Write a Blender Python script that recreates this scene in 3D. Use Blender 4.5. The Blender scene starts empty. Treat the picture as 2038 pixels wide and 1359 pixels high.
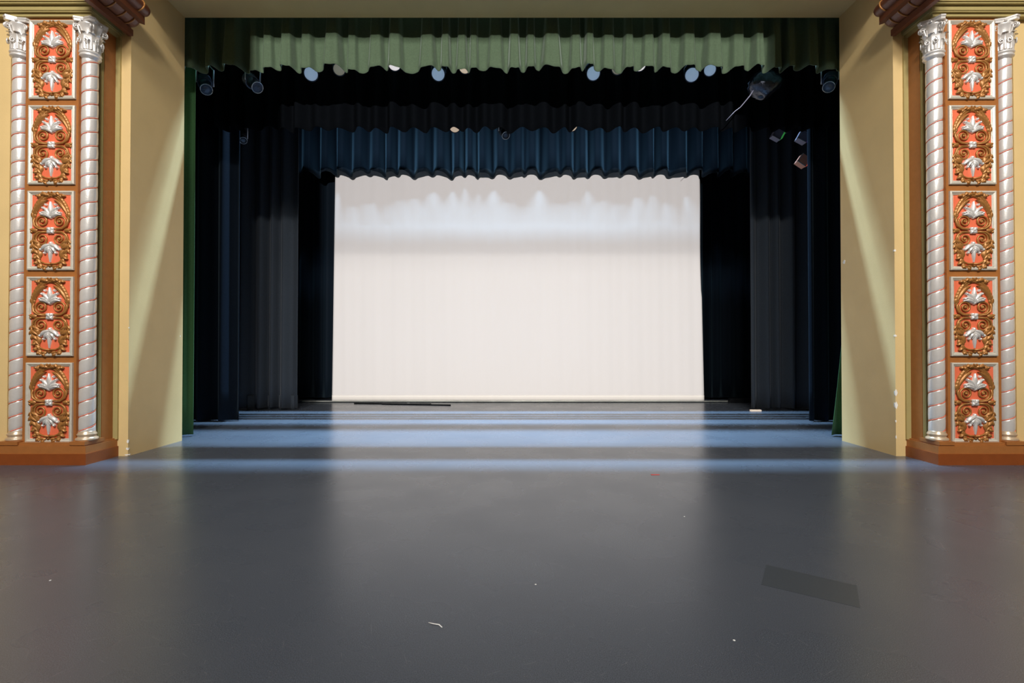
import bpy, bmesh, math, random
from mathutils import Vector, Matrix
PI = math.pi
C = bpy.context.scene.collection
sc = bpy.context.scene

# ------------------------------------------------------------------ camera, world, lights, exposure
F = 1000.0                                  # focal length in pixels of the 2038 px frame
TH = math.atan(10.5/F)
CAMZ = 1.5
cd = bpy.data.cameras.new('camera'); cam = bpy.data.objects.new('camera', cd); C.objects.link(cam)
cd.sensor_width = 36; cd.lens = F/2038*36; cd.clip_end = 200
cam.location = (0, 0, CAMZ); cam.rotation_euler = (PI/2+TH, 0, 0)
sc.camera = cam

def at(px, py, Y):
    """point of the place at depth Y seen at (px, py)"""
    u = (px-1019)/F; v = (679.5-py)/F
    d = Vector((u, math.cos(TH)-v*math.sin(TH), math.sin(TH)+v*math.cos(TH)))
    t = Y/d.y
    return Vector((d.x*t, Y, CAMZ+d.z*t))

w = bpy.data.worlds.new('world'); sc.world = w; w.use_nodes = True
bg = w.node_tree.nodes['Background']; bg.inputs[0].default_value = (1, .93, .84, 1); bg.inputs[1].default_value = .30

def area(name, loc, target, sx, sy, power, color, spread=PI):
    l = bpy.data.lights.new(name, 'AREA'); l.shape = 'RECTANGLE'; l.size = sx; l.size_y = sy
    l.energy = power; l.color = color; l.spread = spread
    o = bpy.data.objects.new(name, l); C.objects.link(o); o.location = loc
    d = Vector(target)-Vector(loc)
    o.rotation_euler = d.to_track_quat('-Z', 'Y').to_euler()
    return o
area('house_light_left', (-4.0, -1.6, 9.3), (-6.0, 6.5, 2.2), 1.6, 1.2, 225, (1, .97, .92), 1.7)
area('house_light_right', (4.0, -1.6, 9.3), (6.0, 6.5, 2.2), 1.6, 1.2, 225, (1, .97, .92), 1.7)
area('house_light_middle', (0, -6.0, 10.8), (0, 12, 2), 2, .3, 820, (1, .96, .90))
area('booth_light', (0.05, -14, 3.2), (0.05, 13, 3.2), .04, .04, 7500, (1, .95, .93), PI)
area('loft_light', (0, 10.2, 12.0), (0, 10.2, 0), 9.6, .16, 1950, (.45, .72, 1.0), 1.30)

sc.view_settings.view_transform = 'Standard'; sc.view_settings.look = 'None'
sc.view_settings.gamma = 1; sc.view_settings.exposure = 0.0; sc.view_settings.use_curve_mapping = False

# ------------------------------------------------------------------ materials
def srgb(r, g, b):
    f = lambda c: (c/255/12.92) if c/255 <= .04045 else ((c/255+.055)/1.055)**2.4
    return (f(r), f(g), f(b), 1)

def mat(name, col, rough=.6, metal=0.0, var=.12, scale=8.0, bump=0.0, bscale=60.0, sheen=0.0, sheen_tint=(1, 1, 1, 1), stretch=(1, 1, 1), spec=.5, emit=None, estr=0.0, coat=0):
    m = bpy.data.materials.new(name); m.use_nodes = True
    nt = m.node_tree; b = nt.nodes['Principled BSDF']
    tc = nt.nodes.new('ShaderNodeTexCoord'); mp = nt.nodes.new('ShaderNodeMapping')
    mp.inputs['Scale'].default_value = stretch
    nt.links.new(tc.outputs['Object'], mp.inputs[0])
    n = nt.nodes.new('ShaderNodeTexNoise'); n.inputs['Scale'].default_value = scale; n.inputs['Detail'].default_value = 5
    nt.links.new(mp.outputs[0], n.inputs[0])
    mx = nt.nodes.new('ShaderNodeMix'); mx.data_type = 'RGBA'
    mx.inputs[6].default_value = tuple(c*(1-var) for c in col[:3])+(1,)
    mx.inputs[7].default_value = tuple(min(1, c*(1+var)) for c in col[:3])+(1,)
    nt.links.new(n.outputs[0], mx.inputs[0]); nt.links.new(mx.outputs[2], b.inputs['Base Color'])
    b.inputs['Roughness'].default_value = rough; b.inputs['Metallic'].default_value = metal
    b.inputs['Specular IOR Level'].default_value = spec
    if coat: b.inputs['Coat Weight'].default_value = coat; b.inputs['Coat Roughness'].default_value = .2
    if sheen:
        b.inputs['Sheen Weight'].default_value = sheen; b.inputs['Sheen Roughness'].default_value = .4
        b.inputs['Sheen Tint'].default_value = sheen_tint
    if bump:
        n2 = nt.nodes.new('ShaderNodeTexNoise'); n2.inputs['Scale'].default_value = bscale; n2.inputs['Detail'].default_value = 3
        nt.links.new(tc.outputs['Object'], n2.inputs[0])
        bp = nt.nodes.new('ShaderNodeBump'); bp.inputs['Strength'].default_value = bump; bp.inputs['Distance'].default_value = .01
        nt.links.new(n2.outputs[0], bp.inputs['Height']); nt.links.new(bp.outputs[0], b.inputs['Normal'])
    if emit:
        b.inputs['Emission Color'].default_value = emit; b.inputs['Emission Strength'].default_value = estr
    return m

M = {}
M['tan'] = mat('tan_paint', srgb(229, 198, 139), .55, var=.08, scale=2.5, bump=.15, bscale=90)
M['olive'] = mat('olive_paint', srgb(176, 160, 105), .45, var=.07, scale=6, bump=.1)
M['brown'] = mat('brown_paint', srgb(168, 106, 54), .35, var=.15, scale=14, bump=.15, bscale=110)
M['dark_brown'] = mat('dark_brown_paint', srgb(118, 66, 42), .38, var=.2, scale=12, bump=.15, bscale=80)
M['plinth'] = mat('plinth_paint', srgb(140, 72, 30), .3, var=.2, scale=10, bump=.1)
M['orange'] = mat('orange_paint', srgb(238, 116, 80), .5, var=.15, scale=20, stretch=(1, 1, .3))
M['silver'] = mat('silver_paint', srgb(240, 236, 232), .3, metal=.42, var=.06, scale=30, bump=.12, bscale=60)
M['silverflat'] = mat('silver_frame_paint', srgb(216, 210, 196), .42, metal=.25, var=.12, scale=30, bump=.1)
M['gold'] = mat('antique_gold_paint', srgb(176, 120, 62), .38, metal=.3, var=.28, scale=60, bump=.2, bscale=120)
M['gilt'] = mat('worn_gilt_base', srgb(222, 198, 168), .3, metal=.5, var=.1, scale=40)
M['chip'] = mat('bare_plaster', srgb(245, 240, 232), .8, var=.03)
M['green'] = mat('green_velvet', srgb(76, 92, 71), .85, var=.2, scale=40, sheen=.25, sheen_tint=(.85, 1, .85, 1), spec=.1)
M['greenleg'] = mat('deep_green_velvet', srgb(60, 96, 62), .85, var=.2, scale=40, sheen=.3, sheen_tint=(.6, 1, .75, 1), spec=.1)
M['deep_black'] = mat('deep_black_velour', srgb(8, 10, 13), .9, var=.25, scale=30, spec=.02)
M['black'] = mat('black_velour', srgb(19, 26, 36), .85, var=.25, scale=30, sheen=.12, sheen_tint=(.6, .8, 1, 1), spec=.05)
M['blackblue'] = mat('blue_black_velour', srgb(6, 16, 25), .8, var=.25, scale=30, sheen=.12, sheen_tint=(.5, .8, 1, 1), spec=.1)
M['grey'] = mat('charcoal_serge', srgb(62, 68, 76), .9, var=.15, scale=30, sheen=.15, sheen_tint=(.85, .9, 1, 1), spec=.08)
M['cloth'] = mat('white_cyc_cloth', srgb(197, 194, 192), .9, var=.015, scale=2, stretch=(1, 1, .1), spec=.1)
M['hem'] = mat('white_hem', srgb(216, 211, 204), .85, var=.02)
M['pipe'] = mat('pale_pipe', srgb(220, 224, 214), .4, var=.05)
M['iron'] = mat('black_iron', srgb(30, 32, 36), .45, metal=.6, var=.2)
M['casing'] = mat('dark_casing', srgb(40, 50, 66), .35, metal=.5, var=.3, scale=30)
M['steel'] = mat('bare_steel', srgb(180, 185, 195), .3, metal=.9)
M['lens'] = mat('frosted_lens', srgb(200, 215, 235), .5, emit=srgb(150, 172, 205), estr=.38)
M['lensdim'] = mat('frosted_lens_dim', srgb(170, 165, 150), .6, emit=srgb(140, 132, 118), estr=.35)
M['lenswhite'] = mat('pale_lens', srgb(235, 228, 228), .6, emit=srgb(232, 222, 222), estr=.75)
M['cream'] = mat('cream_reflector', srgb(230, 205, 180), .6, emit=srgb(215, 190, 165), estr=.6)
M['foil'] = mat('dark_foil', srgb(70, 74, 84), .28, metal=.8, var=.4, scale=14, bump=.8, bscale=22)
M['stage_black'] = mat('black_wall', srgb(14, 15, 17), .9)
M['gel_green'] = mat('green_gel', srgb(90, 210, 110), .4, emit=srgb(80, 200, 100), estr=.25)
M['gel_violet'] = mat('violet_gel', srgb(150, 60, 210), .4, emit=srgb(140, 50, 200), estr=.25)
M['gel_red'] = mat('red_gel', srgb(235, 90, 50), .4, emit=srgb(230, 80, 40), estr=.35)
M['smoky'] = mat('smoky_casing', srgb(130, 130, 150), .4, var=.1)
M['salmon'] = mat('salmon_casing', srgb(210, 150, 130), .5, var=.1)
M['red'] = mat('red_tape', srgb(230, 60, 50), .5)
M['white'] = mat('white_tape', srgb(245, 245, 245), .6)
M['auditorium'] = mat('auditorium_paint', srgb(150, 130, 100), .8)

# stage floor: charcoal vinyl, satin, with scuffs and scratches
def floor_mat():
    m = bpy.data.materials.new('stage_vinyl'); m.use_nodes = True; nt = m.node_tree; b = nt.nodes['Principled BSDF']
    L = nt.links.new
    tc = nt.nodes.new('ShaderNodeTexCoord')
    def noise(scale, detail=4, st=(1, 1, 1), rot=0, dist=0):
        mp = nt.nodes.new('ShaderNodeMapping'); mp.inputs['Scale'].default_value = st; mp.inputs['Rotation'].default_value = (0, 0, rot)
        L(tc.outputs['Object'], mp.inputs[0])
        n = nt.nodes.new('ShaderNodeTexNoise'); n.inputs['Scale'].default_value = scale; n.inputs['Detail'].default_value = detail
        n.inputs['Distortion'].default_value = dist
        L(mp.outputs[0], n.inputs[0]); return n.outputs[0]
    def ramp(src, a, b2, va=0, vb=1):
        r = nt.nodes.new('ShaderNodeMapRange'); r.inputs[1].default_value = a; r.inputs[2].default_value = b2
        r.inputs[3].default_value = va; r.inputs[4].default_value = vb; L(src, r.inputs[0]); return r.outputs[0]
    def math_(op, a, b2):
        n = nt.nodes.new('ShaderNodeMath'); n.operation = op
        for i, v in enumerate((a, b2)):
            if isinstance(v, (int, float)): n.inputs[i].default_value = v
            else: L(v, n.inputs[i])
        return n.outputs[0]
    big = noise(.7, 2)
    mx = nt.nodes.new('ShaderNodeMix'); mx.data_type = 'RGBA'
    mx.inputs[6].default_value = srgb(70, 76, 86); mx.inputs[7].default_value = srgb(82, 87, 96)
    L(ramp(big, .1, .9), mx.inputs[0])
    # thin scratches: narrow iso-lines of distorted noise, broken up by a patch mask
    def scratch(scale, rot, width, mlo, mhi, ms):
        mp = nt.nodes.new('ShaderNodeMapping'); mp.inputs['Rotation'].default_value = (0, 0, rot)
        L(tc.outputs['Object'], mp.inputs[0])
        wv = nt.nodes.new('ShaderNodeTexWave'); wv.bands_direction = 'Y'; wv.wave_profile = 'SAW'
        wv.inputs['Scale'].default_value = scale; wv.inputs['Distortion'].default_value = 9; wv.inputs['Detail'].default_value = 1.2; wv.inputs['Detail Scale'].default_value = .35
        L(mp.outputs[0], wv.inputs[0])
        line = ramp(wv.outputs['Fac'], 1-width, 1, 0, 1)
        mask = ramp(noise(ms, 3, (1, 1.6, 1), rot*2), mlo, mhi)
        return math_('MULTIPLY', line, mask)
    s = math_('ADD', scratch(1.3, .5, .018, .57, .64, 7.5), scratch(1.7, -.35, .020, .57, .65, 9.5))
    s = math_('ADD', s, scratch(2.1, 1.3, .022, .58, .66, 8.5))
    s = math_('MULTIPLY', s, .6)
    speck = ramp(noise(150, 0), .80, .86)
    s = math_('ADD', s, speck)
    cl = nt.nodes.new('ShaderNodeClamp'); L(s, cl.inputs[0])
    mx2 = nt.nodes.new('ShaderNodeMix'); mx2.data_type = 'RGBA'; mx2.inputs[7].default_value = srgb(120, 122, 126)
    L(cl.outputs[0], mx2.inputs[0])
    grain = nt.nodes.new('ShaderNodeMix'); grain.data_type = 'RGBA'; grain.blend_type = 'MULTIPLY'; grain.inputs[0].default_value = 1
    gr = nt.nodes.new('ShaderNodeCombineColor'); g1 = ramp(noise(210, 2), .25, .75, .5, 1.5)
    for q in range(3): L(g1, gr.inputs[q])
    L(mx.outputs[2], grain.inputs[6]); L(gr.outputs[0], grain.inputs[7]); L(grain.outputs[2], mx2.inputs[6]); L(mx2.outputs[2], b.inputs['Base Color'])
    L(ramp(noise(1.6, 2), .1, .9, .22, .34), b.inputs['Roughness'])
    b.inputs['Specular IOR Level'].default_value = .5
    bp = nt.nodes.new('ShaderNodeBump'); bp.inputs['Strength'].default_value = .08; bp.inputs['Distance'].default_value = .004
    L(noise(140, 2), bp.inputs['Height']); L(bp.outputs[0], b.inputs['Normal'])
    return m
M['floor'] = floor_mat()

# ------------------------------------------------------------------ mesh helpers
class MB:
    def __init__(s): s.v = []; s.f = []; s.sm = []
    def add(s, vs, fs, smooth=False):
        o = len(s.v); s.v += [tuple(v) for v in vs]; s.f += [tuple(i+o for i in f) for f in fs]; s.sm += [smooth]*len(fs); return s
    def box(s, x0, x1, y0, y1, z0, z1):
        vs = [(x, y, z) for x in (x0, x1) for y in (y0, y1) for z in (z0, z1)]
        return s.add(vs, [(0, 1, 3, 2), (4, 6, 7, 5), (0, 4, 5, 1), (2, 3, 7, 6), (0, 2, 6, 4), (1, 5, 7, 3)])
    def obox(s, c, size, rot):
        vs = [Vector(c)+rot @ Vector((a*size[0]/2, b*size[1]/2, d*size[2]/2)) for a in (-1, 1) for b in (-1, 1) for d in (-1, 1)]
        return s.add(vs, [(0, 1, 3, 2), (4, 6, 7, 5), (0, 4, 5, 1), (2, 3, 7, 6), (0, 2, 6, 4), (1, 5, 7, 3)])
    def prism(s, poly, z0, z1):
        n = len(poly); vs = [(x, y, z0) for x, y in poly]+[(x, y, z1) for x, y in poly]
        return s.add(vs, [tuple(range(n))[::-1], tuple(range(n, 2*n))]+[(i, (i+1) % n, n+(i+1) % n, n+i) for i in range(n)])
    def tube(s, pts, rad, n=8, flat=1.0, up=None, cap=True):
        """swept tube; with up given, its section is squashed by 'flat' along up"""
        pts = [Vector(p) for p in pts]; k = len(pts)
        if not hasattr(rad, '__len__'): rad = [rad]*k
        vs = []; ref = Vector(up) if up else None
        prev = None
        for i, p in enumerate(pts):
            t = (pts[min(i+1, k-1)]-pts[max(i-1, 0)])
            if t.length < 1e-9: t = Vector((0, 0, 1))
            t.normalize()
            if ref is None:
                if prev is None: a = t.orthogonal().normalized()
                else:
                    a = prev-t*prev.dot(t); a = a.normalized() if a.length > 1e-6 else t.orthogonal().normalized()
                prev = a; bb = t.cross(a)
            else:
                bb = ref.normalized(); a = t.cross(bb)
                a = a.normalized() if a.length > 1e-6 else t.orthogonal().normalized()
            for j in range(n):
                q = 2*PI*j/n; vs.append(p+a*math.cos(q)*rad[i]+bb*math.sin(q)*rad[i]*flat)
        fs = [(i*n+j, i*n+(j+1) % n, (i+1)*n+(j+1) % n, (i+1)*n+j) for i in range(k-1) for j in range(n)]
        if cap: fs += [tuple(range(n))[::-1], tuple((k-1)*n+j for j in range(n))]
        return s.add(vs, fs, True)
    def lathe(s, prof, c=(0, 0, 0), n=32, rot=None, cap=True):
        vs = []
        for r, z in prof:
            for j in range(n):
                q = 2*PI*j/n; p = Vector((r*math.cos(q), r*math.sin(q), z))
                if rot: p = rot @ p
                vs.append(p+Vector(c))
        k = len(prof)
        fs = [(i*n+j, i*n+(j+1) % n, (i+1)*n+(j+1) % n, (i+1)*n+j) for i in range(k-1) for j in range(n)]
        if cap: fs += [tuple(range(n))[::-1], tuple((k-1)*n+j for j in range(n))]
        return s.add(vs, fs, True)
    def grid(s, rows, smooth=True):
        n = len(rows[0]); vs = [p for r in rows for p in r]
        return s.add(vs, [(i*n+j, i*n+j+1, (i+1)*n+j+1, (i+1)*n+j) for i in range(len(rows)-1) for j in range(n-1)], smooth)
    def build(s, name, m, parent=None, fix=True, loc=None):
        me = bpy.data.meshes.new(name); me.from_pydata(s.v, [], s.f); me.update()
        me.polygons.foreach_set('use_smooth', s.sm)
        if fix:
            bm = bmesh.new(); bm.from_mesh(me); bmesh.ops.recalc_face_normals(bm, faces=bm.faces); bm.to_mesh(me); bm.free()
        me.materials.append(m)
        o = bpy.data.objects.new(name, me); C.objects.link(o)
        if parent: o.parent = parent
        if loc: o.location = loc
        return o

def tag(o, label, cat, group=None):
    o['label'] = label; o['category'] = cat
    if group: o['group'] = group
    return o
def struct(o): o['kind'] = 'structure'; return o
def thing(name, label, cat, loc=(0, 0, 0), group=None):
    o = bpy.data.objects.new(name, None); C.objects.link(o); o.location = loc; o.empty_display_size = .1
    return tag(o, label, cat, group)
def copy_tree(o, parent=None):
    c = o.copy(); C.objects.link(c); c.parent = parent
    for ch in list(o.children): copy_tree(ch, c)
    return c

# ------------------------------------------------------------------ the setting
RX = 5.27                                    # half width of the opening
Y0, Y1, ZT = 6.91, 8.04, 6.80                # front and back of the proscenium arch, its height
PYF = 6.52                                   # plane of the auditorium wall beside the piers
fl = MB().box(-10, 10, -14.5, 15.2, -.2, 0).build('floor', M['floor']); struct(fl)
pw = MB()
for s in (-1, 1):
    pw.box(*sorted((s*RX, s*9.5)), Y0, Y1, 0, 14)
pw.box(-RX, RX, Y0, Y1, ZT, 14)
arch = struct(pw.build('wall_front', M['tan']))
for s, nm in ((-1, 'wall_left'), (1, 'wall_right')):
    struct(MB().box(*sorted((s*6.54, s*10)), PYF, Y0, 0, 9).build(nm, M['tan']))
struct(MB().box(-9.5, -9.3, Y1, 15.2, 0, 14).build('wall_stage_left', M['stage_black']))
struct(MB().box(9.3, 9.5, Y1, 15.2, 0, 14).build('wall_stage_right', M['stage_black']))
struct(MB().box(-9.5, 9.5, 15.0, 15.2, 0, 14).build('wall_back', M['stage_black']))
struct(MB().box(-9.5, 9.5, Y0, 15.2, 14, 14.2).build('ceiling', M['stage_black']))
# auditorium side walls (outside the frame; seen only in the gloss of the silver)
for s, nm in ((-1, 'wall_house_left'), (1, 'wall_house_right')):
    struct(MB().box(*sorted((s*10, s*10.2)), -10, Y0, 0, 9).build(nm, M['auditorium']))
# rear auditorium wall, added out of frame; its port shapes the booth beam
bw = MB().box(-10, -.72, -10.2, -10, 0, 9).box(.80, 10, -10.2, -10, 0, 9).box(-.72, .80, -10.2, -10, 3.81, 9).box(-.72, .80, -10.2, -10, 0, 2.745)
struct(bw.build('wall_rear', M['auditorium']))
hd = MB(); hd.lathe([(.14, -4.9), (.14, 4.9)], (0, 6.74, 6.53), 28, Matrix.Rotation(PI/2, 3, 'Y'))
hd.box(-5.3, 5.3, 6.60, Y0-.003, 6.60, 7.4)
struct(hd.build('trim_1', M['dark_brown']))
# chipped paint down the arch edges
rnd = random.Random(4)
def chip(x, y, z, h, wd, axis):
    n = 9; vs = []
    for k in range(n):
        a = 2*PI*k/n; r = rnd.uniform(.6, 1.1); du = math.cos(a)*wd*r; dz = math.sin(a)*h*r
        vs.append((du, dz))
    mb = MB()
    if axis == 'y':                            # lies on the front face
        top = [(x+du, y-.002, z+dz) for du, dz in vs]; bot = [(x+du, y, z+dz) for du, dz in vs]
    else:
        sg = -1 if x > 0 else 1
        top = [(x+sg*.002, y+du, z+dz) for du, dz in vs]; bot = [(x, y+du, z+dz) for du, dz in vs]
    mb.add(top+bot, [tuple(range(n))]+[(i, (i+1) % n, n+(i+1) % n, n+i) for i in range(n)])
    mb.build('bare_plaster_chip', M['chip'], arch)
for py, h, wd in ((498, .018, .02), (668, .02, .018), (782, .05, .02), (806, .06, .022), (838, .02, .01), (870, .03, .008)):
    z = at(1778, py, Y0).z
    chip(RX+wd*.3, Y0, z, h, wd, 'y'); chip(RX, Y0+wd*.6, z, h*.8, wd, 'x')
for py, h, wd in ((878, .035, .014), (652, .012, .008), (893, .02, .02), (905, .01, .04)):
    chip(-RX-wd*.3, Y0, at(260, py, Y0).z, h, wd, 'y'); chip(-RX, Y0+wd*.6, at(260, py, Y0).z, h*.8, wd, 'x')
chip(RX, 7.96, at(1676, 522, 7.98).z, .035, .03, 'x')
chip(-RX, 7.98, at(365, 669, 7.98).z, .012, .012, 'x')

# ------------------------------------------------------------------ relief panels, built once
PW, PH = .300, .512                           # half size of a panel with its frame
def uv(u, v, d=0): return (u, -d, v)
def sector_leaf(mb, u, v, ang, L, W, lift=.018, curl=0.0, nseg=7, base=.25, d0=.004):
    """ridged leaf: starts at (u,v), runs along ang, bends by curl"""
    rows = []; a = ang; p = Vector((u, v))
    for i in range(nseg+1):
        t = i/nseg
        wd = W*(base*(1-t)+math.sin(PI*min(1, t*.92+.08))**.8*(1-base*.3)) if t < 1 else .001
        if t > .85: wd *= .75
        nx, ny = -math.sin(a), math.cos(a); h = lift*(.35+.65*math.sin(PI*t*.8+.3))
        r = []
        for k, (f, g) in enumerate(((-1, 0), (-.75, .8), (-.25, .75), (0, 1.15), (.25, .75), (.75, .8), (1, 0))):
            r.append(uv(p.x+nx*wd*f, p.y+ny*wd*f, d0+(h*g if g else -d0)))
        rows.append(r)
        p = p+Vector((math.cos(a), math.sin(a)))*L/nseg; a += curl/nseg
    mb.grid(rows); return mb
def spiral(mb, cu, cv, R, a0, turns, sgn, r=.013, depth=.014, tail=None):
    pts = []; rad = []
    n = int(26*turns)
    if tail:
        for q in tail: pts.append(uv(q[0], q[1], depth*.7)); rad.append(r*.85)
    for i in range(n+1):
        t = i/n; a = a0+sgn*2*PI*turns*t; rr = R*(1-t*.84)
        pts.append(uv(cu+rr*math.cos(a), cv+rr*math.sin(a), depth*(.75+.6*t))); rad.append(r*(1-.25*t))
    mb.tube(pts, rad, 8, 1.0, up=(0, 1, 0))
    mb.lathe([(.001, .0), (.02, .002), (.017, .014), (.008, .022), (.001, .024)][::1], uv(cu, cv, depth*.6), 10, Matrix.Rotation(PI/2, 3, 'X'))
def blob(mb, u, v, r, h):
    mb.lathe([(r, 0), (r*.92, h*.5), (r*.6, h*.88), (.001, h)], uv(u, v, 0), 10, Matrix.Rotation(PI/2, 3, 'X'), cap=False)

def make_panel(parent):
    g = MB().box(-PW+.02, PW-.02, -.004, .012, -PH+.02, PH-.02).build('relief_panel', M['orange'], parent)
    fr = MB()
    for (i0, o0, d0, d1) in ((.262, .300, 0, .030), (.248, .264, 0, .015)):
        iv, ov = i0+.212, o0+.212
        ring_o = [(-o0, -ov), (o0, -ov), (o0, ov), (-o0, ov)]; ring_i = [(-i0, -iv), (i0, -iv), (i0, iv), (-i0, iv)]
        mid = (i0+o0)/2; mv = mid+.212; ring_m = [(-mid, -mv), (mid, -mv), (mid, mv), (-mid, mv)]
        vs = [uv(a, b, 0) for a, b in ring_o]+[uv(a*.996, b*.996, d1*.8) for a, b in ring_o]+[uv(a, b, d1) for a, b in ring_m]+[uv(a, b, d1*.55) for a, b in ring_i]+[uv(a, b, 0) for a, b in ring_i]
        fr.add(vs, [(k*4+i, k*4+(i+1) % 4, (k+1)*4+(i+1) % 4, (k+1)*4+i) for k in range(4) for i in range(4)])
    fr.build('frame', M['silverflat'], g)
    # gold scrollwork: four volutes and the bars that tie them to the rosette
    sp = MB()
    for su in (-1, 1):
        for sv in (-1, 1):
            cu, cv = su*.112, (.115 if sv > 0 else -.112)
            a0 = -PI/2*sv
            sgn = su*sv
            tail = [(su*.035, sv*.020), (su*.07, cv-sv*.088)]
            spiral(sp, cu, cv, .087, a0, 1.9, sgn, .0125, .014, tail)
            sp.tube([uv(su*.205, sv*.19, .01), uv(su*.222, sv*.12, .016), uv(su*.205, sv*.06, .02), uv(su*.15, sv*.02, .02), uv(su*.06, sv*.012, .014)], [.006, .014, .015, .012, .01], 8, 1, up=(0, 1, 0))
        sector_leaf(sp, su*.17, .0, 0 if su > 0 else PI, .09, .03, .028)
        blob(sp, su*.252, .014, .018, .03); blob(sp, su*.246, -.02, .02, .03)
    sp.build('scrollwork', M['gold'], g)
    # gold leaf wreath around them
    wr = MB(); wl = MB()
    for su in (-1, 1):
        ang = lambda a: a if su > 0 else PI-a
        # upper arc
        arc = []
        for i in range(13):
            t = i/12; a = math.radians(8+80*t); arc.append((su*.235*math.cos(a)*(1 if t < .8 else .95), .06+.40*math.sin(a)))
        wr.tube([uv(a, b, .012) for a, b in arc], [.010+.004*math.sin(i*1.4) for i in range(13)], 8, 1.0, up=(0, 1, 0))
        for i, (u, v) in enumerate(arc[1:-1]):
            t = i/11; tang = math.radians(98+72*t)
            sector_leaf(wr, u, v, ang(tang-.42), .085, .021, .022, curl=su*.8, d0=.01)
            sector_leaf(wr, u, v, ang(tang+.55), .070, .019, .020, curl=-su*.7, d0=.008)
        # ribbon-like long leaves running up to the crest
        for (u, v, a, L, W, c) in ((.215, .20, 112, .24, .02, .5), (.19, .25, 120, .20, .018, .6), (.165, .30, 128, .16, .017, .6)):
            sector_leaf(wr, su*u, v, ang(math.radians(a)), L, W, .032, curl=su*c, nseg=9, d0=.012)
        # crest
        for (u, v, a, L, W) in ((.02, .452, 15, .08, .022), (.06, .478, -10, .07, .022), (.12, .465, -50, .06, .02), (.05, .44, 60, .05, .02), (.14, .44, 20, .05, .02)):
            sector_leaf(wr, su*u, v, ang(math.radians(a)), L, W, .034, curl=-su*.9, d0=.014)
        for (u, v, r) in ((.045, .468, .018), (.095, .486, .017), (.135, .462, .016), (.02, .49, .015)): blob(wr, su*u, v, r, .042)
        # lower arms
        low = [(.232, -.12), (.238, -.18), (.222, -.24), (.196, -.30), (.168, -.36), (.14, -.42), (.12, -.462)]
        wl.tube([uv(su*a, b, .012) for a, b in low], [.010, .014, .014, .013, .013, .014, .012], 8, 1, up=(0, 1, 0))
        for i, (u, v) in enumerate(low[:-1]):
            sector_leaf(wl, su*u, v, ang(math.radians(-142+7*i)), .115-.006*i, .024, .026, curl=-su*.5, d0=.008)
            sector_leaf(wl, su*u, v, ang(math.radians(-70-6*i)), .062, .015, .020, curl=su*.6, d0=.01)
        sector_leaf(wl, su*.20, -.15, ang(math.radians(-135)), .11, .04, .03, curl=su*.6)
        sector_leaf(wl, su*.17, -.25, ang(math.radians(-120)), .12, .038, .03, curl=su*.5)
        cu = [(.165, -.37), (.12, -.405), (.07, -.428), (.0, -.432)]
        wl.tube([uv(su*a, b, .012) for a, b in cu], [.008, .011, .012, .013], 8, 1, up=(0, 1, 0))
        for (u, v, a, L, W) in ((.03, -.465, -10, .07, .02), (.09, -.475, -150, .06, .022), (.13, -.45, -80, .05, .022), (.16, -.40, -60, .06, .02), (.175, -.34, -50, .06, .018)):
            sector_leaf(wl, su*u, v, ang(math.radians(a)), L, W, .032, curl=su*.8, d0=.014)
        for (u, v, r) in ((.115, -.482, .02), (.05, -.478, .016), (.0, -.462, .02), (.165, -.43, .014)): blob(wl, su*u, v, r, .04)
    wl.build('leaf_wreath', M['gold'], g)
    wr.build('leaf_wreath', M['gold'], g)
    # silver ornaments
    ro = MB()
    for k in range(4):
        a = PI/4+k*PI/2
        sector_leaf(ro, 0, 0, a, .056, .026, .030, d0=.012, base=.5)
        sector_leaf(ro, 0, 0, a+PI/4, .036, .012, .026, d0=.012, base=.5)
    blob(ro, 0, 0, .013, .054)
    ro.build('rosette', M['silver'], g)
    up = MB()
    for a, L, W, c in ((90, .20, .024, 0), (70, .175, .024, -.8), (110, .175, .024, .8), (52, .155, .023, -1.1), (128, .155, .023, 1.1), (34, .145, .022, -1.0), (146, .145, .022, 1.0), (20, .125, .018, .6), (160, .125, .018, -.6)):
        sector_leaf(up, 0, .172, math.radians(a), L, W, .034, curl=c, d0=.012, base=.5)
    for s in (-1, 1):
        blob(up, s*.122, .222, .019, .046); blob(up, s*.098, .290, .019, .044); blob(up, s*.062, .332, .017, .042)
    blob(up, 0, .172, .026, .038)
    up.build('palmette', M['silver'], g)
    dn = MB()
    blob(dn, 0, -.165, .026, .034)
    sector_leaf(dn, 0, -.18, math.radians(-90), .23, .02, .03, d0=.012)
    for s in (-1, 1):
        f = (lambda a: a) if s > 0 else (lambda a: PI-a)
        sector_leaf(dn, 0, -.185, f(math.radians(-12)), .145, .027, .036, curl=-s*.9, d0=.014)
        sector_leaf(dn, 0, -.205, f(math.radians(-38)), .105, .022, .034, curl=-s*.5, d0=.014)
        sector_leaf(dn, 0, -.22, f(math.radians(-58)), .075, .017, .03, curl=-s*.4, d0=.014)
        blob(dn, s*.118, -.248, .022, .045); blob(dn, s*.072, -.292, .018, .042)
    dn.build('palmette', M['silver'], g)
    return g

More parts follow.
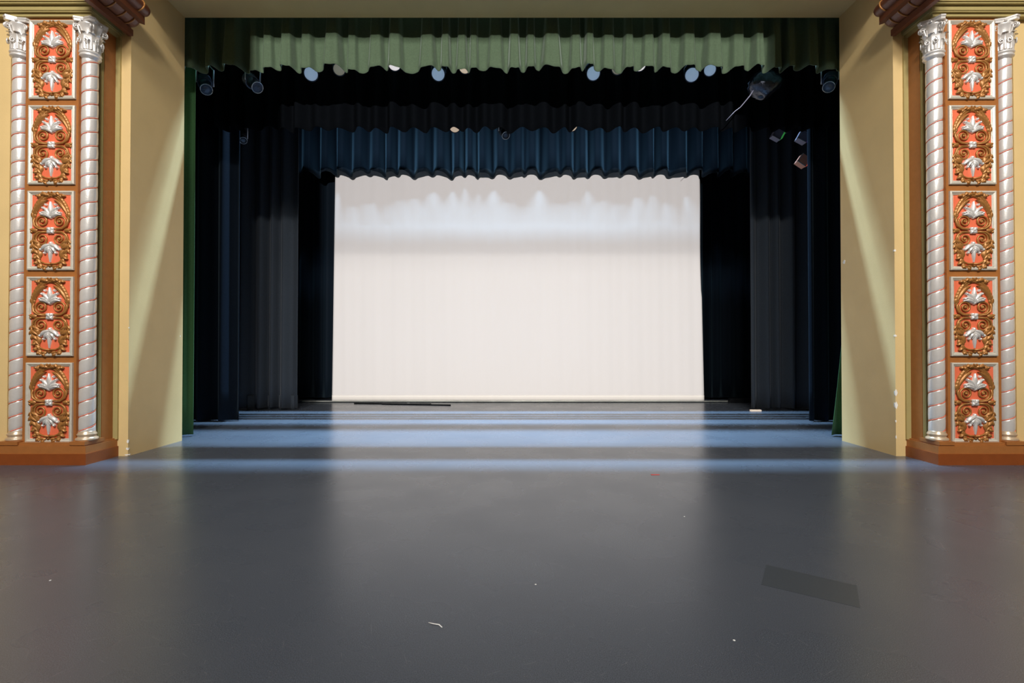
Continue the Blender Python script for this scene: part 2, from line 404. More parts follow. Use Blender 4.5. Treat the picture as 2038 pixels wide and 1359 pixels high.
# ------------------------------------------------------------------ piers
proto_panel = None
def pier(s, label):
    global proto_panel
    root = thing('proscenium_pier', label, 'pier', (s*5.95, 6.65, 0), 'ornate piers flanking the stage')
    ox = s*5.95; oy = 6.65
    def B(mb, x0, x1, y0, y1, z0, z1):        # world-space box for x on this side
        a, b = sorted((s*x0, s*x1)); return mb.box(a-ox, b-ox, y0-oy, y1-oy, z0, z1)
    def P(poly): return [(s*x-ox, y-oy) for x, y in poly]
    # stepped plinth
    mb = MB(); B(mb, 5.40, 9.9, 6.38, Y0+.0, 0, .14); mb.build('plinth', M['plinth'], root)
    mb = MB(); B(mb, 5.415, 9.9, 6.395, Y0, .14, .235); B(mb, 5.435, 6.52, 6.40, Y0, .235, .25); mb.build('plinth_step', M['brown'], root)
    mb = MB(); B(mb, 5.425, 5.62, 6.39, 6.70, .25, .295); B(mb, 6.28, 6.53, 6.39, 6.62, .25, .295); B(mb, 5.62, 6.28, 6.415, 6.62, .25, .28); mb.build('plinth_block', M['brown'], root)
    # body behind the columns
    zt = 5.76
    mb = MB(); mb.prism(P([(5.47, Y0), (5.47, 6.68), (5.60, 6.68), (5.60, 6.60), (6.30, 6.60), (6.54, 6.64), (6.54, Y0)]), .235, zt); mb.build('pier_body', M['olive'], root)
    mb = MB()
    mb.prism(P([(5.59, 6.62), (5.575, 6.62), (5.575, 6.672), (5.59, 6.672)]), .25, zt)
    for x in (5.485, 5.515):
        mb.prism(P([(x-.010, 6.684), (x-.006, 6.664), (x+.006, 6.664), (x+.010, 6.684)]), .25, zt)
    mb.build('corner_bead', M['olive'], root)
    mb = MB(); B(mb, 5.545, 5.60, 6.60, 6.679, .28, zt); B(mb, 6.30, 6.335, 6.60, 6.645, .28, zt); mb.build('orange_reveal', M['orange'], root)
    # brown board with the relief panels
    mb = MB(); B(mb, 5.592, 6.295, 6.47, 6.61, .28, zt)
    B(mb, 5.592, 5.612, 6.452, 6.47, .28, zt)
    mb.build('panel_board', M['brown'], root)
    mb = MB(); B(mb, 5.462, 5.474, 6.70, Y0, .25, zt+.0); mb.build('side_board', M['brown'], root)
    mb = MB(); B(mb, 5.40, 5.462, 6.885, Y0, .235, zt); mb.build('side_fillet', M['olive'], root)
    for k in range(5):
        z = .27+k*1.106+.515+.0
        if proto_panel is None:
            p = make_panel(root); proto_panel = p
        else: p = copy_tree(proto_panel, root)
        p.location = (s*5.95-s*.012-ox, 6.47-oy-.001, z)
    # cornice: stacked olive mouldings, mitred at the corner
    cor = MB()
    steps = [(5.425, 6.435, 5.76, 5.80), (5.395, 6.405, 5.80, 5.815), (5.385, 6.395, 5.815, 5.875), (5.345, 6.355, 5.875, 5.895), (5.33, 6.34, 5.895, 5.925), (5.30, 6.31, 5.925, 6.05), (5.28, 6.29, 6.05, 6.10)]
    for x, y, z0, z1 in steps: B(cor, x, 9.9, y, Y0, z0, z1)
    cor.build('cornice', M['olive'], root)
    mb = MB(); B(mb, 5.47, 9.9, 6.48, Y0, 6.10, 9); mb.build('upper_block', M['tan'], root)
    # bundled rolls that spring over the cornice, bound with ribbons
    fb = MB(); B(fb, 5.26, 5.42, 6.05, Y0-.002, 5.925+.176, 6.17)
    def roll(xc, zc, r, y0, y1, nm, bands):
        prof = [(r*.55, 0), (r*.86, .02), (r, .07), (r, y1-y0-.07), (r*.86, y1-y0-.02), (r*.45, y1-y0)]
        o = MB().lathe(prof, (s*xc-ox, y0-oy, zc), 28, Matrix.Rotation(-PI/2, 3, 'X')).build(nm, M['dark_brown'], root)
        for q in bands:
            b = MB(); pts = []
            for i in range(29):
                a = 2*PI*i/28; pts.append((s*xc-ox+math.cos(a)*(r+.002), q-oy+.02*math.sin(a), zc+math.sin(a)*(r+.002)))
            b.tube(pts, .011, 6); b.build('ribbon_band', M['gold'], o)
    roll(5.24, 6.02, .135, 5.9, Y0-.004, 'bundled_roll', (6.10, 6.27, 6.45, 6.63, 6.78))
    mb = MB(); mb.prism([(0, 0)], 0, 0) if 0 else None
    # dark fillet under the roll, following it
    a, b = sorted((s*5.235, s*5.30)); fb = MB().box(a-ox, b-ox, 6.0-oy, Y0-.01-oy, 5.79, 5.875); fb.build('roll_fillet', M['dark_brown'], root)
    roll(5.06, 6.12, .085, 5.9, Y0-.004, 'bundled_roll', (6.2, 6.5, 6.75))
    a, b = sorted((s*5.02, s*5.16)); 
    pf = MB(); pf.prism(P([(5.03, 5.9), (5.15, 5.9), (5.13, 6.86), (5.08, Y0-.004), (5.05, 6.86)]), 5.95, 6.04); pf.build('roll_fillet', M['dark_brown'], root)
    return root
pier(-1, 'ornate orange and brown relief pier left of the stage opening')
pier(1, 'ornate orange and brown relief pier right of the stage opening')

# ------------------------------------------------------------------ twisted columns
def make_column():
    root = thing('twisted_column', '', 'column', (0, 0, .295), 'silver twisted columns on the piers')
    r = .089; z0, z1 = .10, 5.0; pitch = .182
    rows = []; nz = 560; na = 28
    for i in range(nz+1):
        z = z0+(z1-z0)*i/nz; row = []
        for j in range(na+1):
            a = 2*PI*j/na
            ph = (z/pitch-a/(2*PI)) % 1.0
            d = min(ph, 1-ph)
            rr = r*(.955+.045*math.sin(PI*ph)**.6) - (.006 if d < .05 else 0)
            row.append((rr*math.cos(a), rr*math.sin(a), z))
        rows.append(row)
    MB().grid(rows).build('shaft', M['silver'], root)
    pts = []; n = int((z1-z0-.02)/pitch*22)
    for i in range(n):
        z = z0+.01+(z1-z0-.02)*i/n; a = 2*PI*z/pitch; pts.append((.0845*math.cos(a), .0845*math.sin(a), z))
    MB().tube(pts, .0044, 6).build('spiral_fillet', M['orange'], root)
    MB().lathe([(.118, 0), (.122, .012), (.118, .03), (.100, .04), (.094, .055), (.104, .066), (.106, .078), (.098, .09), (.090, .104), (.088, .12)], n=36).build('base', M['gilt'], root)
    cap = MB()
    cap.lathe([(.088, 4.93), (.094, 4.955), (.110, 4.962), (.118, 4.975), (.112, 4.99), (.098, 4.995), (.112, 5.002), (.122, 5.018), (.116, 5.034), (.096, 5.04), (.090, 5.06), (.092, 5.20), (.102, 5.30), (.120, 5.36), (.128, 5.375), (.126, 5.39), (.110, 5.40)], n=36)
    ncap = cap.build('capital', M['silver'], root)
    # two tiers of acanthus leaves, then volutes and abacus
    lf = MB()
    def leaf(a, z, h, wd, out):
        rows = []; n = 9
        for i in range(n+1):
            t = i/n
            rr = .093+.012*t+out*max(0, t-.55)**1.5*3.2
            zz = z+h*(t if t < .82 else .82+(t-.82)*.1-(t-.82)*1.2*.35)
            ww = wd*(.75+.35*math.sin(PI*t))*(1-.45*t**5)*(1+.06*math.sin(t*30))
            row = []
            for f in (-1, -.6, -.2, 0, .2, .6, 1):
                aa = a+f*ww/rr; lift = .014*(1-abs(f))*(1-.6*t)+(.005 if f == 0 else 0)
                row.append(((rr+lift)*math.cos(aa), (rr+lift)*math.sin(aa), zz))
            rows.append(row)
        lf.grid(rows)
    for k in range(8): leaf(k*PI/4+PI/8, 5.045, .15, .044, .030)
    for k in range(8): leaf(k*PI/4, 5.05, .26, .044, .045)
    lf.build('acanthus_leaves', M['silver'], ncap)
    vo = MB()
    for k in range(4):
        a = PI/4+k*PI/2; d = Vector((math.cos(a), math.sin(a), 0)); side = Vector((-math.sin(a), math.cos(a), 0))
        for sd in (-1, 1):
            pts = []; rad = []
            for i in range(30):
                t = i/29
                if t < .3:
                    q = t/.3; p = d*(.095+.04*q)+Vector((0, 0, 5.22+.13*q))
                else:
                    q = (t-.3)/.7; an = PI/2+PI*.35-q*2*PI*1.45; R = .038*(1-.75*q)
                    c = d*.142+Vector((0, 0, 5.325)); p = c+d*math.cos(an)*R+Vector((0, 0, 1))*math.sin(an)*R
                pts.append(p+side*sd*.016); rad.append(.012*(1-.35*t))
            vo.tube(pts, rad, 8)
        # hanging scroll on each face
        a = k*PI/2; d = Vector((math.cos(a), math.sin(a), 0)); side = Vector((-math.sin(a), math.cos(a), 0))
        for sd in (-1, 1):
            pts = []
            for i in range(20):
                q = i/19; an = PI/2+sd*0-q*2*PI*1.3; R = .03*(1-.7*q)
                pts.append(d*(.122)+side*(sd*(.04)+sd*math.cos(an)*R*1.0)+Vector((0, 0, 5.15+math.sin(an)*R*1.3)))
            vo.tube(pts, .007, 6)
        vo.lathe([(.02, 0), (.018, .012), (.001, .02)], d*.125+Vector((0, 0, 5.40)), 10, d.to_track_quat('Z', 'Y').to_matrix())
    vo.build('volutes', M['silver'], ncap)
    ab = MB(); pts = []
    for k in range(4):
        a = PI/4+k*PI/2
        for t in (-.16, .16): pts.append((.172*math.cos(a+t), .172*math.sin(a+t)))
        a2 = a+PI/4; pts.append((.112*math.cos(a2), .112*math.sin(a2)))
    ab.prism(pts, 5.392, 5.425); ab.prism([(x*1.05, y*1.05) for x, y in pts], 5.425, 5.445); ab.build('abacus', M['silver'], ncap)
    return root
cl = make_column()
cols = [(-5.512, 6.53, 'silver twisted column at the inner corner of the left pier, nearest the stage'),
        (-6.412, 6.53, 'silver twisted column at the outer side of the left pier, near the left edge'),
        (5.512, 6.53, 'silver twisted column at the inner corner of the right pier, nearest the stage'),
        (6.412, 6.53, 'silver twisted column at the outer side of the right pier, near the right edge')]
for i, (x, y, lb) in enumerate(cols):
    o = cl if i == 0 else copy_tree(cl)
    o.location = (x, y, .295); o['label'] = lb; o.rotation_euler = (0, 0, i*.35)

# ------------------------------------------------------------------ curtains
def curtain(name, label, cat, x0, x1, y, z0, z1, m, seed, period=.3, amp=.12, group=None, box=0.0, flare=.35, nz=14, y_end=None, slant=0, hemvar=.02, sharp=1.0, th=.012, step=.012, peaky=0):
    """pleated cloth hanging from z1 to z0, folds irregular in width and depth"""
    R = random.Random(seed)
    folds = []; x = x0-.2
    while x < x1+.4:
        wd = period*R.uniform(.7, 1.3); folds.append((x, wd, amp*R.uniform(.55, 1.25), R.uniform(.38, .62), R.uniform(-.06, .06))); x += wd
    n = max(8, int((x1-x0)/step))
    rows = []
    for k in range(nz+1):
        t = k/nz                                # 0 top, 1 bottom
        row = []
        for i in range(n+1):
            xx = x0+(x1-x0)*i/n
            j = max(q for q in range(len(folds)) if folds[q][0] <= xx+1e-9)
            fx, wd, am, mid, lean = folds[j]
            ph = (xx-fx)/wd
            if box:                             # box pleat: raised strip, soft sides
                e = .05+.09*t*t; c = mid; hw = box*(.42+.34*t*t*(1+lean*8))
                v = 1/(1+math.exp((abs(ph-c)-hw)/(e*.25)))
                v = v*1.5-.5-.10*t*math.cos(4*PI*ph); vb = -.5-.10*t
            else:
                v = math.cos(2*PI*(ph-.0))
                v = math.copysign(abs(v)**sharp, v) if not peaky else 1-2*((1-v)/2)**peaky; vb = 1
            dep = (am*(v-vb)+amp*vb)*(1-flare+flare*t**.8)
            dx = lean*wd*(t*1.2)*(1 if not box else .6)*math.sin(PI*ph)**2
            yy = y-dep+(0 if y_end is None else (y_end-y)*(xx-x0)/(x1-x0))
            zb = z0+hemvar*math.sin(xx*7.3+seed)*.5-hemvar*(v < 0)*abs(v)*.5
            zz = z1+(zb-z1)*t
            sx = slant*t**1.4*(i/n)
            row.append((xx+dx+sx, yy, zz))
        rows.append(row)
    o = MB().grid(rows).build(name, m, fix=False)
    md = o.modifiers.new('thickness', 'SOLIDIFY'); md.thickness = th; md.offset = 0
    tag(o, label, cat, group); return o

# valance and borders across the stage
VY = 8.24
curtain('valance', 'green pleated velvet valance across the top of the opening', 'curtain', -5.9, 5.9, VY, 6.07, 7.75, M['green'], 11, period=.335, amp=.10, box=.42, flare=.4, step=.007, hemvar=.05, nz=18)
curtain('stage_border', 'black pleated border hanging just behind the green valance', 'curtain', -8.6, 8.6, 9.9, at(0, 257, 9.9).z, 8.5, M['deep_black'], 5, period=.36, amp=.10, flare=.3, hemvar=.03)
curtain('stage_border', 'short blue-black pleated border with a scalloped hem above the white screen', 'curtain', -8.2, 8.2, 13.2, at(0, 345, 13.2).z, 8.6, M['blackblue'], 23, period=.42, amp=.18, flare=.6, hemvar=.08, peaky=1.8, step=.01, nz=20)

curtain('stage_border', 'unseen black cloth added in the loft to cut the cool light on the screen', 'curtain', -7.4, 7.4, 10.9, 6.45, 10.5, M['black'], 77, period=.36, amp=.012, flare=.3)  # added out of sight to block loft light from the lower screen
def hang_from_loft(o, x0, x1, y, z, n=4):
    MB().tube([(x0, y, z), (x1, y, z)], .024, 10).build('batten', M['iron'], o)
    for i in range(n):
        x = x0+(x1-x0)*(i+.5)/n; MB().tube([(x, y, z), (x, y, 13.99)], .006, 5).build('cable', M['iron'], o)
for o in [q for q in bpy.data.objects if q.name.startswith(('valance', 'stage_border'))]:
    vs = [v.co for v in o.data.vertices]; zt = max(v.z for v in vs)
    hang_from_loft(o, min(v.x for v in vs), max(v.x for v in vs), sum(v.y for v in vs)/len(vs), zt)

# side curtains
LG = 'black leg curtains in the wings'
def legx(px, Y): return (px-1019)/F*Y
curtain('house_curtain', 'green velvet curtain gathered in a tall strip beside the left reveal', 'curtain', -6.9, legx(386, 8.45), 8.45, .03, 7.2, M['greenleg'], 3, period=.26, amp=.075, hemvar=.01, step=.008)
curtain('house_curtain', 'green velvet curtain pulled aside at the right reveal, showing only low down', 'curtain', 5.72, 6.9, 8.45, .03, 7.2, M['greenleg'], 8, period=.3, amp=.06, hemvar=.01, step=.008)
# leading edge of the right house curtain, pulled diagonally towards the opening
rows = []
for k in range(25):
    t = k/24; row = []
    lead = 5.72-.47*t**5 if t < 1 else 5.25
    lead = 5.72-(5.72-legx(1650, 8.45))*max(0, (t-.35)/.65)**1.6
    for i in range(20):
        q = i/19; x = lead+(5.76-lead)*q
        row.append((x, 8.45-.05*math.cos(q*7+1)*t-.02, 7.2-(7.17)*t))
    rows.append(row)
hc = [o for o in bpy.data.objects if o.name.startswith('house_curtain')][-1]
MB().grid(rows).build('leading_edge', M['greenleg'], hc, fix=False).modifiers.new('thickness', 'SOLIDIFY').thickness = .012
curtain('leg_curtain', 'narrow black leg curtain at the left, right behind the green curtain', 'curtain', -8.4, legx(474, 10.12), 10.12, .02, 8.4, M['black'], 31, period=.34, amp=.09, group=LG, hemvar=.01)
curtain('leg_curtain', 'wide charcoal leg curtain at the left with a doubled hem, beside the back drape', 'curtain', -8.6, legx(595, 12.0), 12.0, .05, 8.4, M['grey'], 37, period=.38, amp=.10, group=LG, hemvar=.03)
curtain('leg_curtain', 'narrow black leg curtain at the right, touching the tan reveal', 'curtain', legx(1607, 10.12), 8.4, 10.12, .02, 8.4, M['black'], 41, period=.27, amp=.08, group=LG, hemvar=.01)
curtain('leg_curtain', 'wide charcoal leg curtain at the right, hanging beside the back drape', 'curtain', legx(1493, 12.0), 8.6, 12.0, .04, 8.4, M['grey'], 43, period=.33, amp=.09, group=LG, hemvar=.03)
lg2 = [o for o in bpy.data.objects if o.name.startswith('leg_curtain')][1]
# second, lower layer of the doubled hem on the left charcoal leg
rows = []
for k in range(3):
    rows.append([(-6.3+1.16*i/60, 12.04-.07*math.cos(i*.45), .34-.33*k/2) for i in range(61)])
MB().grid(rows).build('lower_hem', M['grey'], lg2, fix=False).modifiers.new('thickness', 'SOLIDIFY').thickness = .01
curtain('back_drape', 'blue-black pleated back drape behind the white screen', 'curtain', -8.8, 8.8, 14.3, .06, 8.6, M['blackblue'], 51, period=.30, amp=.07, hemvar=.01)

# ------------------------------------------------------------------ white screen
SY = 13.6
scr = thing('projection_screen', 'large plain white cloth screen hanging at the back of the stage', 'screen', (.12, SY, 0))
def edgeL(z): return legx(666, SY)+(legx(661, SY)-legx(666, SY))*(6-z)/6
def edgeR(z): return legx(1393, SY)+(legx(1401, SY)-legx(1393, SY))*(6-z)/6+.02*math.sin(z*1.3)*(z > 3)
def cloth(z0, z1, nz, dy=0):
    rows = []
    for k in range(nz+1):
        z = z0+(z1-z0)*k/nz; row = []
        for i in range(241):
            q = i/240; x = edgeL(z)+(edgeR(z)-edgeL(z))*q
            d = .004*math.sin(x*9+math.sin(z*.6))+.003*math.sin(x*23+1.3+z*.2)+.006*math.sin(x*2.1+z*.5)
            row.append((x-.12, d-dy, z))
        rows.append(row)
    return MB().grid(rows)
a = cloth(.04, 8.0, 40).build('cloth', M['cloth'], scr, fix=False); a.modifiers.new('thickness', 'SOLIDIFY').thickness = .004
a = cloth(.035, .19, 3, .010).build('hem', M['hem'], scr, fix=False); a.modifiers.new('thickness', 'SOLIDIFY').thickness = .008
hang_from_loft(scr, -5.1, 5.1, 0, 8.0)
pp = MB(); pp.tube([(legx(602, SY)-.12, .0, .028), (legx(1455, SY)-.12, .0, .028)], .014, 10); pp.build('bottom_pipe', M['pipe'], scr)

# ------------------------------------------------------------------ things on the floor
def rod(px0, py0, px1, py1, r, label):
    a = at(px0, py0, 1500/((py0-690)/1.0)); b = at(px1, py1, 1500/((py1-690)))
    a.z = b.z = r
    mid = (a+b)/2; o = MB().tube([a-mid, b-mid], r, 10).build('pipe', M['iron'], loc=mid); tag(o, label, 'pipe', 'pipes on the stage floor'); return o
rod(705, 803.5, 858, 805, .016, 'thin black pipe lying on the floor before the screen, the left one')
rod(760, 804.6, 897, 807, .015, 'thin black pipe lying on the floor before the screen, the right one')
p = at(814, 802, 13.2); o = MB().box(-.03, .03, -.01, .01, 0, .035).build('tape_scrap', M['white'], loc=(p.x, 13.12, 0)); tag(o, 'tiny white scrap beside the black pipes at the foot of the screen', 'scrap')
p = at(1304, 944, 1500/254); o = MB().box(-.05, .05, -.012, .012, 0, .003).build('tape_mark', M['red'], loc=(p.x, 1500/254, 0)); tag(o, 'small red tape mark on the dark stage floor', 'tape')
cs = [at(1525, 1122, 1500/432), at(1705, 1163, 1500/473), at(1712, 1207, 1500/517), at(1515, 1161, 1500/471)]
cc = sum((Vector((q.x, q.y, 0)) for q in cs), Vector())/4
M['patch'] = mat('dull_patch', srgb(64, 70, 77), .38, var=.15, scale=60)
o = MB().prism([(q.x-cc.x, q.y-cc.y) for q in cs], 0, .0012).build('floor_patch', M['patch'], loc=cc); tag(o, 'faint darker slanted patch on the stage floor in the right foreground', 'patch')
p = at(868, 1242, 1500/552.)
o = MB().tube([(-.045, .025, .004), (-.015, .012, .004), (.015, .004, .004), (.035, -.022, .004)], [.002, .003, .0035, .003], 6).build('lint_thread', M['white'], loc=(p.x, p.y, 0)); tag(o, 'short pale curved thread lying on the foreground floor left of centre', 'thread')
for (px, py, lb) in ((1362, 1027, 'tiny white speck on the floor below the right end of the screen'), (1066, 1161, 'tiny white speck on the floor near the middle of the picture'), (1461, 1271, 'tiny white speck on the foreground floor at the right'), (100, 1153, 'tiny white speck on the floor in front of the left pier')):
    p = at(px, py, 1500/(py-690.))
    o = MB().lathe([(.006, 0), (.007, .002), (.004, .004)], n=8).build('paint_speck', M['white'], loc=(p.x, p.y, 0)); tag(o, lb, 'speck', 'white specks on the stage floor')
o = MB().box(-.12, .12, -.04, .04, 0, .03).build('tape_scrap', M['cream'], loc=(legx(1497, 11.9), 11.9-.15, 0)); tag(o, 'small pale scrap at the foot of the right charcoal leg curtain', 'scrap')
o = MB().box(-.34, .34, -.08, .08, 0, .12).build('floor_weight', M['iron'], loc=(legx(1476, 13.5), 13.5, 0)); tag(o, 'low black weight on the floor between screen and right leg curtain', 'weight')

# ------------------------------------------------------------------ added light-blocking troughs and pipes, lantern pipes over the stage
def trough(y, z0, z1, wd, label):  # unseen box added to throw a shade band on the floor
    t = thing('shade_trough', label, 'trough', (0, y, z0))
    MB().box(-7.5, 7.5, -wd/2, wd/2, 0, z1-z0).build('shade_box', M['iron'], t)
    for x in (-6, -2, 2, 6): MB().tube([(x, 0, z1-z0-.01), (x, 0, 13.99-z0)], .008, 5).build('cable', M['iron'], t)
    return t
trough(8.9, 6.86, 7.02, .33, 'long black lighting trough hidden behind the green valance')
trough(11.2, 7.1, 7.25, .30, 'long black trough added unseen behind the first black border to shade the floor')
FG = 'unseen pipes added behind the first black border to dim the floor'
for y, z in ((10.33, 6.45), (10.48, 6.5), (10.64, 6.45)):  # pipes added out of sight to dim the loft light on the rear floor
    t = thing('shade_pipe', 'bare black pipe, one of three added unseen behind the first black border to dim the floor', 'pipe', (0, y, z), FG)
    MB().tube([(-7.6, 0, 0), (7.6, 0, 0)], .058, 12).build('tube', M['iron'], t)
    for x in (-7.5, 0, 7.5): MB().tube([(x, 0, .04), (x, 0, 13.99-z)], .006, 5).build('cable', M['iron'], t)
E1, E2 = 6.76, 6.98                           # heights of the two lantern pipes
for y, z, lb in ((8.9, E1, 'black pipe carrying the front row of lanterns behind the valance'), (11.2, E2, 'black pipe carrying the rear lanterns behind the second border')):
    t = thing('lighting_pipe', lb, 'pipe', (0, y, z))
    MB().tube([(-7.6, 0, 0), (7.6, 0, 0)], .025, 10).build('tube', M['iron'], t)
    for x in (-7.55, 7.55): MB().tube([(x, 0, 0), (x, 0, 13.99-z)], .008, 5).build('cable', M['iron'], t)
t = thing('lighting_boom', 'black upright pipe in the right wing holding the small coloured lights', 'boom', (6.32, 10.42, 0))
MB().tube([(0, 0, 0), (0, 0, 6.36)], .025, 12).build('upright', M['iron'], t)
MB().lathe([(.11, 0), (.11, .02), (.05, .05), (.03, .08)], n=24).build('base_plate', M['iron'], t)

# ------------------------------------------------------------------ lanterns
def lantern(label, loc, aim, r=.115, length=.26, lens='lens', body='casing', hang=.25, group='round stage lanterns'):
    """round can lantern: loc is the lens centre, aim the direction it looks"""
    aim = Vector(aim).normalized(); q = aim.to_track_quat('Z', 'Y').to_matrix()
    t = thing('stage_lantern', label, 'stage light', loc, group)
    b = MB(); b.lathe([(r*.35, -length), (r*.8, -length*.9), (r, -length*.6), (r*1.02, -.02), (r*1.12, 0), (r*1.12, .012), (r*.99, .012), (r*.98, -.03)], n=28, rot=q, cap=False)
    b.build('can', M[body], t)
    MB().lathe([(r*1.0, 0), (r*.7, .010), (r*.3, .014), (.001, .015)], n=28, rot=q, cap=False).build('lens', M[lens], t)
    side = aim.cross(Vector((0, 0, 1))).normalized(); c = -aim*length*.5; hang = (E1 if loc[1] < 10 else E2)-.108-(loc[2]+c.z); top = Vector((c.x, 0, c.z+hang))
    MB().tube([c-side*r*1.15, c-side*r*1.15+Vector((0, 0, hang*.5)), c-side*r*.6+Vector((0, 0, hang*.8)), top, c+side*r*.6+Vector((0, 0, hang*.8)), c+side*r*1.15+Vector((0, 0, hang*.5)), c+side*r*1.15], .010, 6).build('yoke', M['iron'], t)
    MB().obox(top+Vector((0, 0, .04)), (.05, .05, .09), Matrix.Identity(3)).build('clamp', M['iron'], t)
    return t
LY = 8.9
def L1(px, py, lb, **k):
    aimx = (1019-px)/900
    return lantern(lb, at(px, py, LY), (k.pop('ax', aimx*.35), -1, k.pop('az', -.75)), **k)
L1(619, 147, 'round pale lit lantern under the left part of the green valance', ax=.35)
L1(675, 138, 'dim brownish lantern half hidden by the valance, left', lens='lensdim', body='casing', r=.10, ax=.3)
L1(785, 127, 'white-faced lantern peeping through a valance pleat, left of centre', lens='lenswhite', r=.11)
L1(872, 147, 'round pale lit lantern below the valance, just left of centre', ax=.0)
L1(925, 134, 'small brown-rimmed lantern under the valance near the centre', lens='cream', body='dark' if 0 else 'casing', r=.10)
L1(1181, 146, 'round pale lit lantern below the valance, right of centre', ax=-.1)
L1(1229, 136, 'grey dim lantern half hidden by the valance, right of centre', lens='lensdim', r=.10, ax=-.3)
L1(1273, 128, 'white-faced lantern peeping through a valance pleat, right of centre', lens='lenswhite', r=.11)
L1(1377, 149, 'round pale lit lantern under the right part of the valance', ax=-.4)
L1(1413, 139, 'pale lantern with a steel rim, half hidden next to the rightmost round one', ax=-.35, r=.10)
BG = 'lanterns peeping under the rear borders'
def L2(px, py, Y, lb, **k): return lantern(lb, at(px, py, Y), (k.pop('ax', 0), -1, k.pop('az', -.6)), group=BG, **k)
L2(905, 252, 11.2, 'cream lantern rim just under the second border, left of centre', lens='cream', r=.12, hang=.3)
L2(1138, 250, 11.2, 'cream lantern rim just under the second border, right of centre', lens='cream', r=.12, hang=.3)

# dark spotlights hanging at the sides: barrel, fins, yoke, lens tube
def spot(label, loc, aim, L=.42, r=.11, body='casing', hang=.35, group='dark profile spotlights'):
    aim = Vector(aim).normalized(); q = aim.to_track_quat('Z', 'Y').to_matrix()
    t = thing('spotlight', label, 'spotlight', loc, group)
    b = MB(); b.lathe([(r*.5, -L*.5), (r, -L*.42), (r, -L*.05), (r*.75, 0), (r*.75, L*.45), (r*.85, L*.47), (r*.85, L*.5), (r*.7, L*.5)], n=20, rot=q)
    for k in range(5): b.lathe([(r*1.0, -L*.4+k*.035), (r*1.12, -L*.4+k*.035+.004), (r*1.12, -L*.4+k*.035+.01), (r*1.0, -L*.4+k*.035+.014)], n=20, rot=q)
    b.build('barrel', M[body], t)
    e = MB(); e.tube([q @ Vector((r*.86*math.cos(a), r*.86*math.sin(a), L*.5)) for a in [2*PI*i/20 for i in range(21)]], .007, 6); e.build('lens_rim', M['steel'], t)
    MB().lathe([(r*.7, L*.49), (r*.4, L*.505), (.001, L*.51)], n=20, rot=q, cap=False).build('lens', M['foil'], t)
    side = aim.cross(Vector((0, 0, 1))).normalized(); hang = ((E1 if loc[1] < 10 else E2)-.048-loc[2])/1.1
    y = MB(); pts = [side*-r*1.2, side*-r*1.2+Vector((0, 0, hang*.6)), Vector((0, 0, hang*.85)), side*r*1.2+Vector((0, 0, hang*.6)), side*r*1.2]
    y.tube(pts, .012, 6); y.build('yoke', M['steel'], t)
    c = MB(); c.obox(Vector((0, 0, hang*.95)), (.06, .06, .10), Matrix.Rotation(.3, 3, 'Y')); c.tube([(0, 0, hang*.9), (.08, 0, hang*1.1)], .012, 6); c.build('clamp', M['steel'], t)
    return t
spot('dark blue spotlight hanging at the far left under the valance, against the green curtain', at(408, 168, 8.9), (.5, -.6, -.8))
spot('dark crumpled-looking spotlight under the valance, second from the left', at(503, 165, 8.9), (.7, -.5, -.7), body='foil')
spot('dark blue spotlight hanging at the far right, half behind the tan reveal', at(1652, 163, 8.9), (-.5, -.6, -.8))
spot('small dark spotlight just under the second border at the left', at(482, 274, 11.2), (.5, -.6, -.7), L=.30, r=.09, body='iron', hang=.2)
spot('dark spotlight below the second border, slightly left of the middle', at(1003, 262, 11.2), (.2, -.5, -.6), L=.36, r=.10, body='iron', hang=.2)

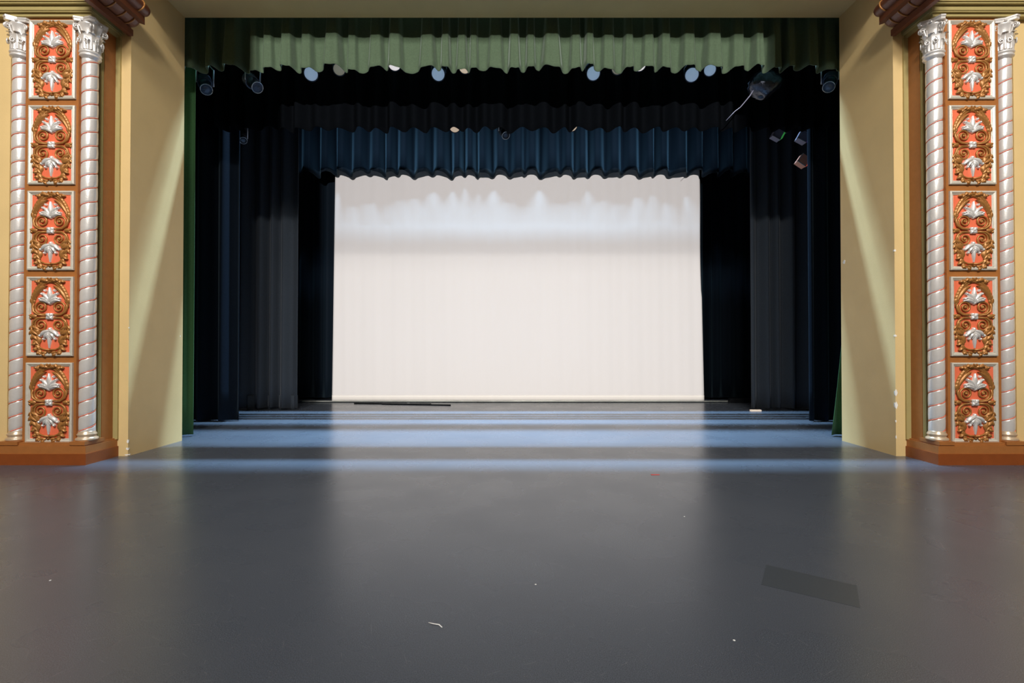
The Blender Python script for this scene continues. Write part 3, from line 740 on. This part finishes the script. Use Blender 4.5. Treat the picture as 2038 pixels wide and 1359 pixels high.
# large foil-wrapped lamp with its cable
c0 = at(1520, 168, 8.9)
fx = thing('wrapped_lamp', 'large round dark foil-wrapped lamp with a cable, right under the valance', 'lamp', c0)
R = random.Random(9); rows = []
for i in range(15):
    th = PI*i/14; row = []
    for j in range(29):
        ph = 2*PI*(j % 28)/28
        k = 1+.10*math.sin(3*ph+2*th)+.06*math.sin(7*ph+i)+.05*math.sin(11*ph-3*i)
        k = k if 0 < i < 14 else 1
        z = math.cos(th)*.23; rr = math.sin(th)*.28*k*(1.0 if z < 0 else .95)
        zz = z*(1 if z > 0 else 1.0-.12*math.cos(ph*2))
        row.append((rr*math.cos(ph), rr*math.sin(ph), zz))
    rows.append(row)
MB().grid(rows).build('foil_wrap', M['foil'], fx)
MB().tube([(0, 0, .18), (0, 0, E1-.03-c0.z)], .03, 10).build('hanger', M['iron'], fx)
q1 = at(1499, 180, 8.8)-c0; q2 = at(1483, 202, 8.8)-c0; q3 = at(1462, 222, 8.8)-c0; q4 = at(1445, 240, 8.9)-c0
MB().tube([q1, (q1+q2)/2+Vector((.01, 0, 0)), q2, (q2+q3)/2+Vector((.01, 0, -.01)), q3, q4], [.010, .010, .009, .008, .006, .004], 8).build('cable', M['smoky'], fx)

# small coloured lanterns at the right wing
def small_light(px, py, Y, body, gel, ang, label, end=(.295, .02, .14)):
    c = at(px, py, Y); t = thing('wing_light', label, 'stage light', c, 'small coloured lights by the right wing')
    rt = Matrix.Rotation(ang, 3, 'Y')
    MB().obox(Vector((0, 0, 0)), (.19, .16, .20), rt).build('box_casing', M[body], t)
    MB().obox(rt @ Vector((.105, -.02, .03)), (.03, .14, .16), rt).build('gel_frame', M[gel], t)
    e = MB(); e.obox(rt @ Vector((-.01, -.085, -.10)), (.20, .012, .016), rt); e.obox(rt @ Vector((-.10, -.085, .0)), (.012, .012, .19), rt); e.build('steel_edge', M['steel'], t)
    y = MB(); y.tube([rt @ Vector((.10, 0, .08)), rt @ Vector((.17, 0, .15)), Vector((.24, .02, .18)), Vector(end)], .014, 6); y.build('bracket', M['steel'], t)
    return t
small_light(1546, 269, 11.2, 'smoky', 'gel_green', .5, 'small grey light with a green gel under the second border, right side', (.16, 0, E2-.02-at(1546, 269, 11.2).z))
small_light(1597, 274, 10.4, 'smoky', 'gel_violet', .5, 'small light with a violet gel beside the right leg curtain, the upper one')
small_light(1597, 321, 10.4, 'salmon', 'gel_red', .6, 'small salmon light with a red edge beside the right leg curtain, lowest of all')
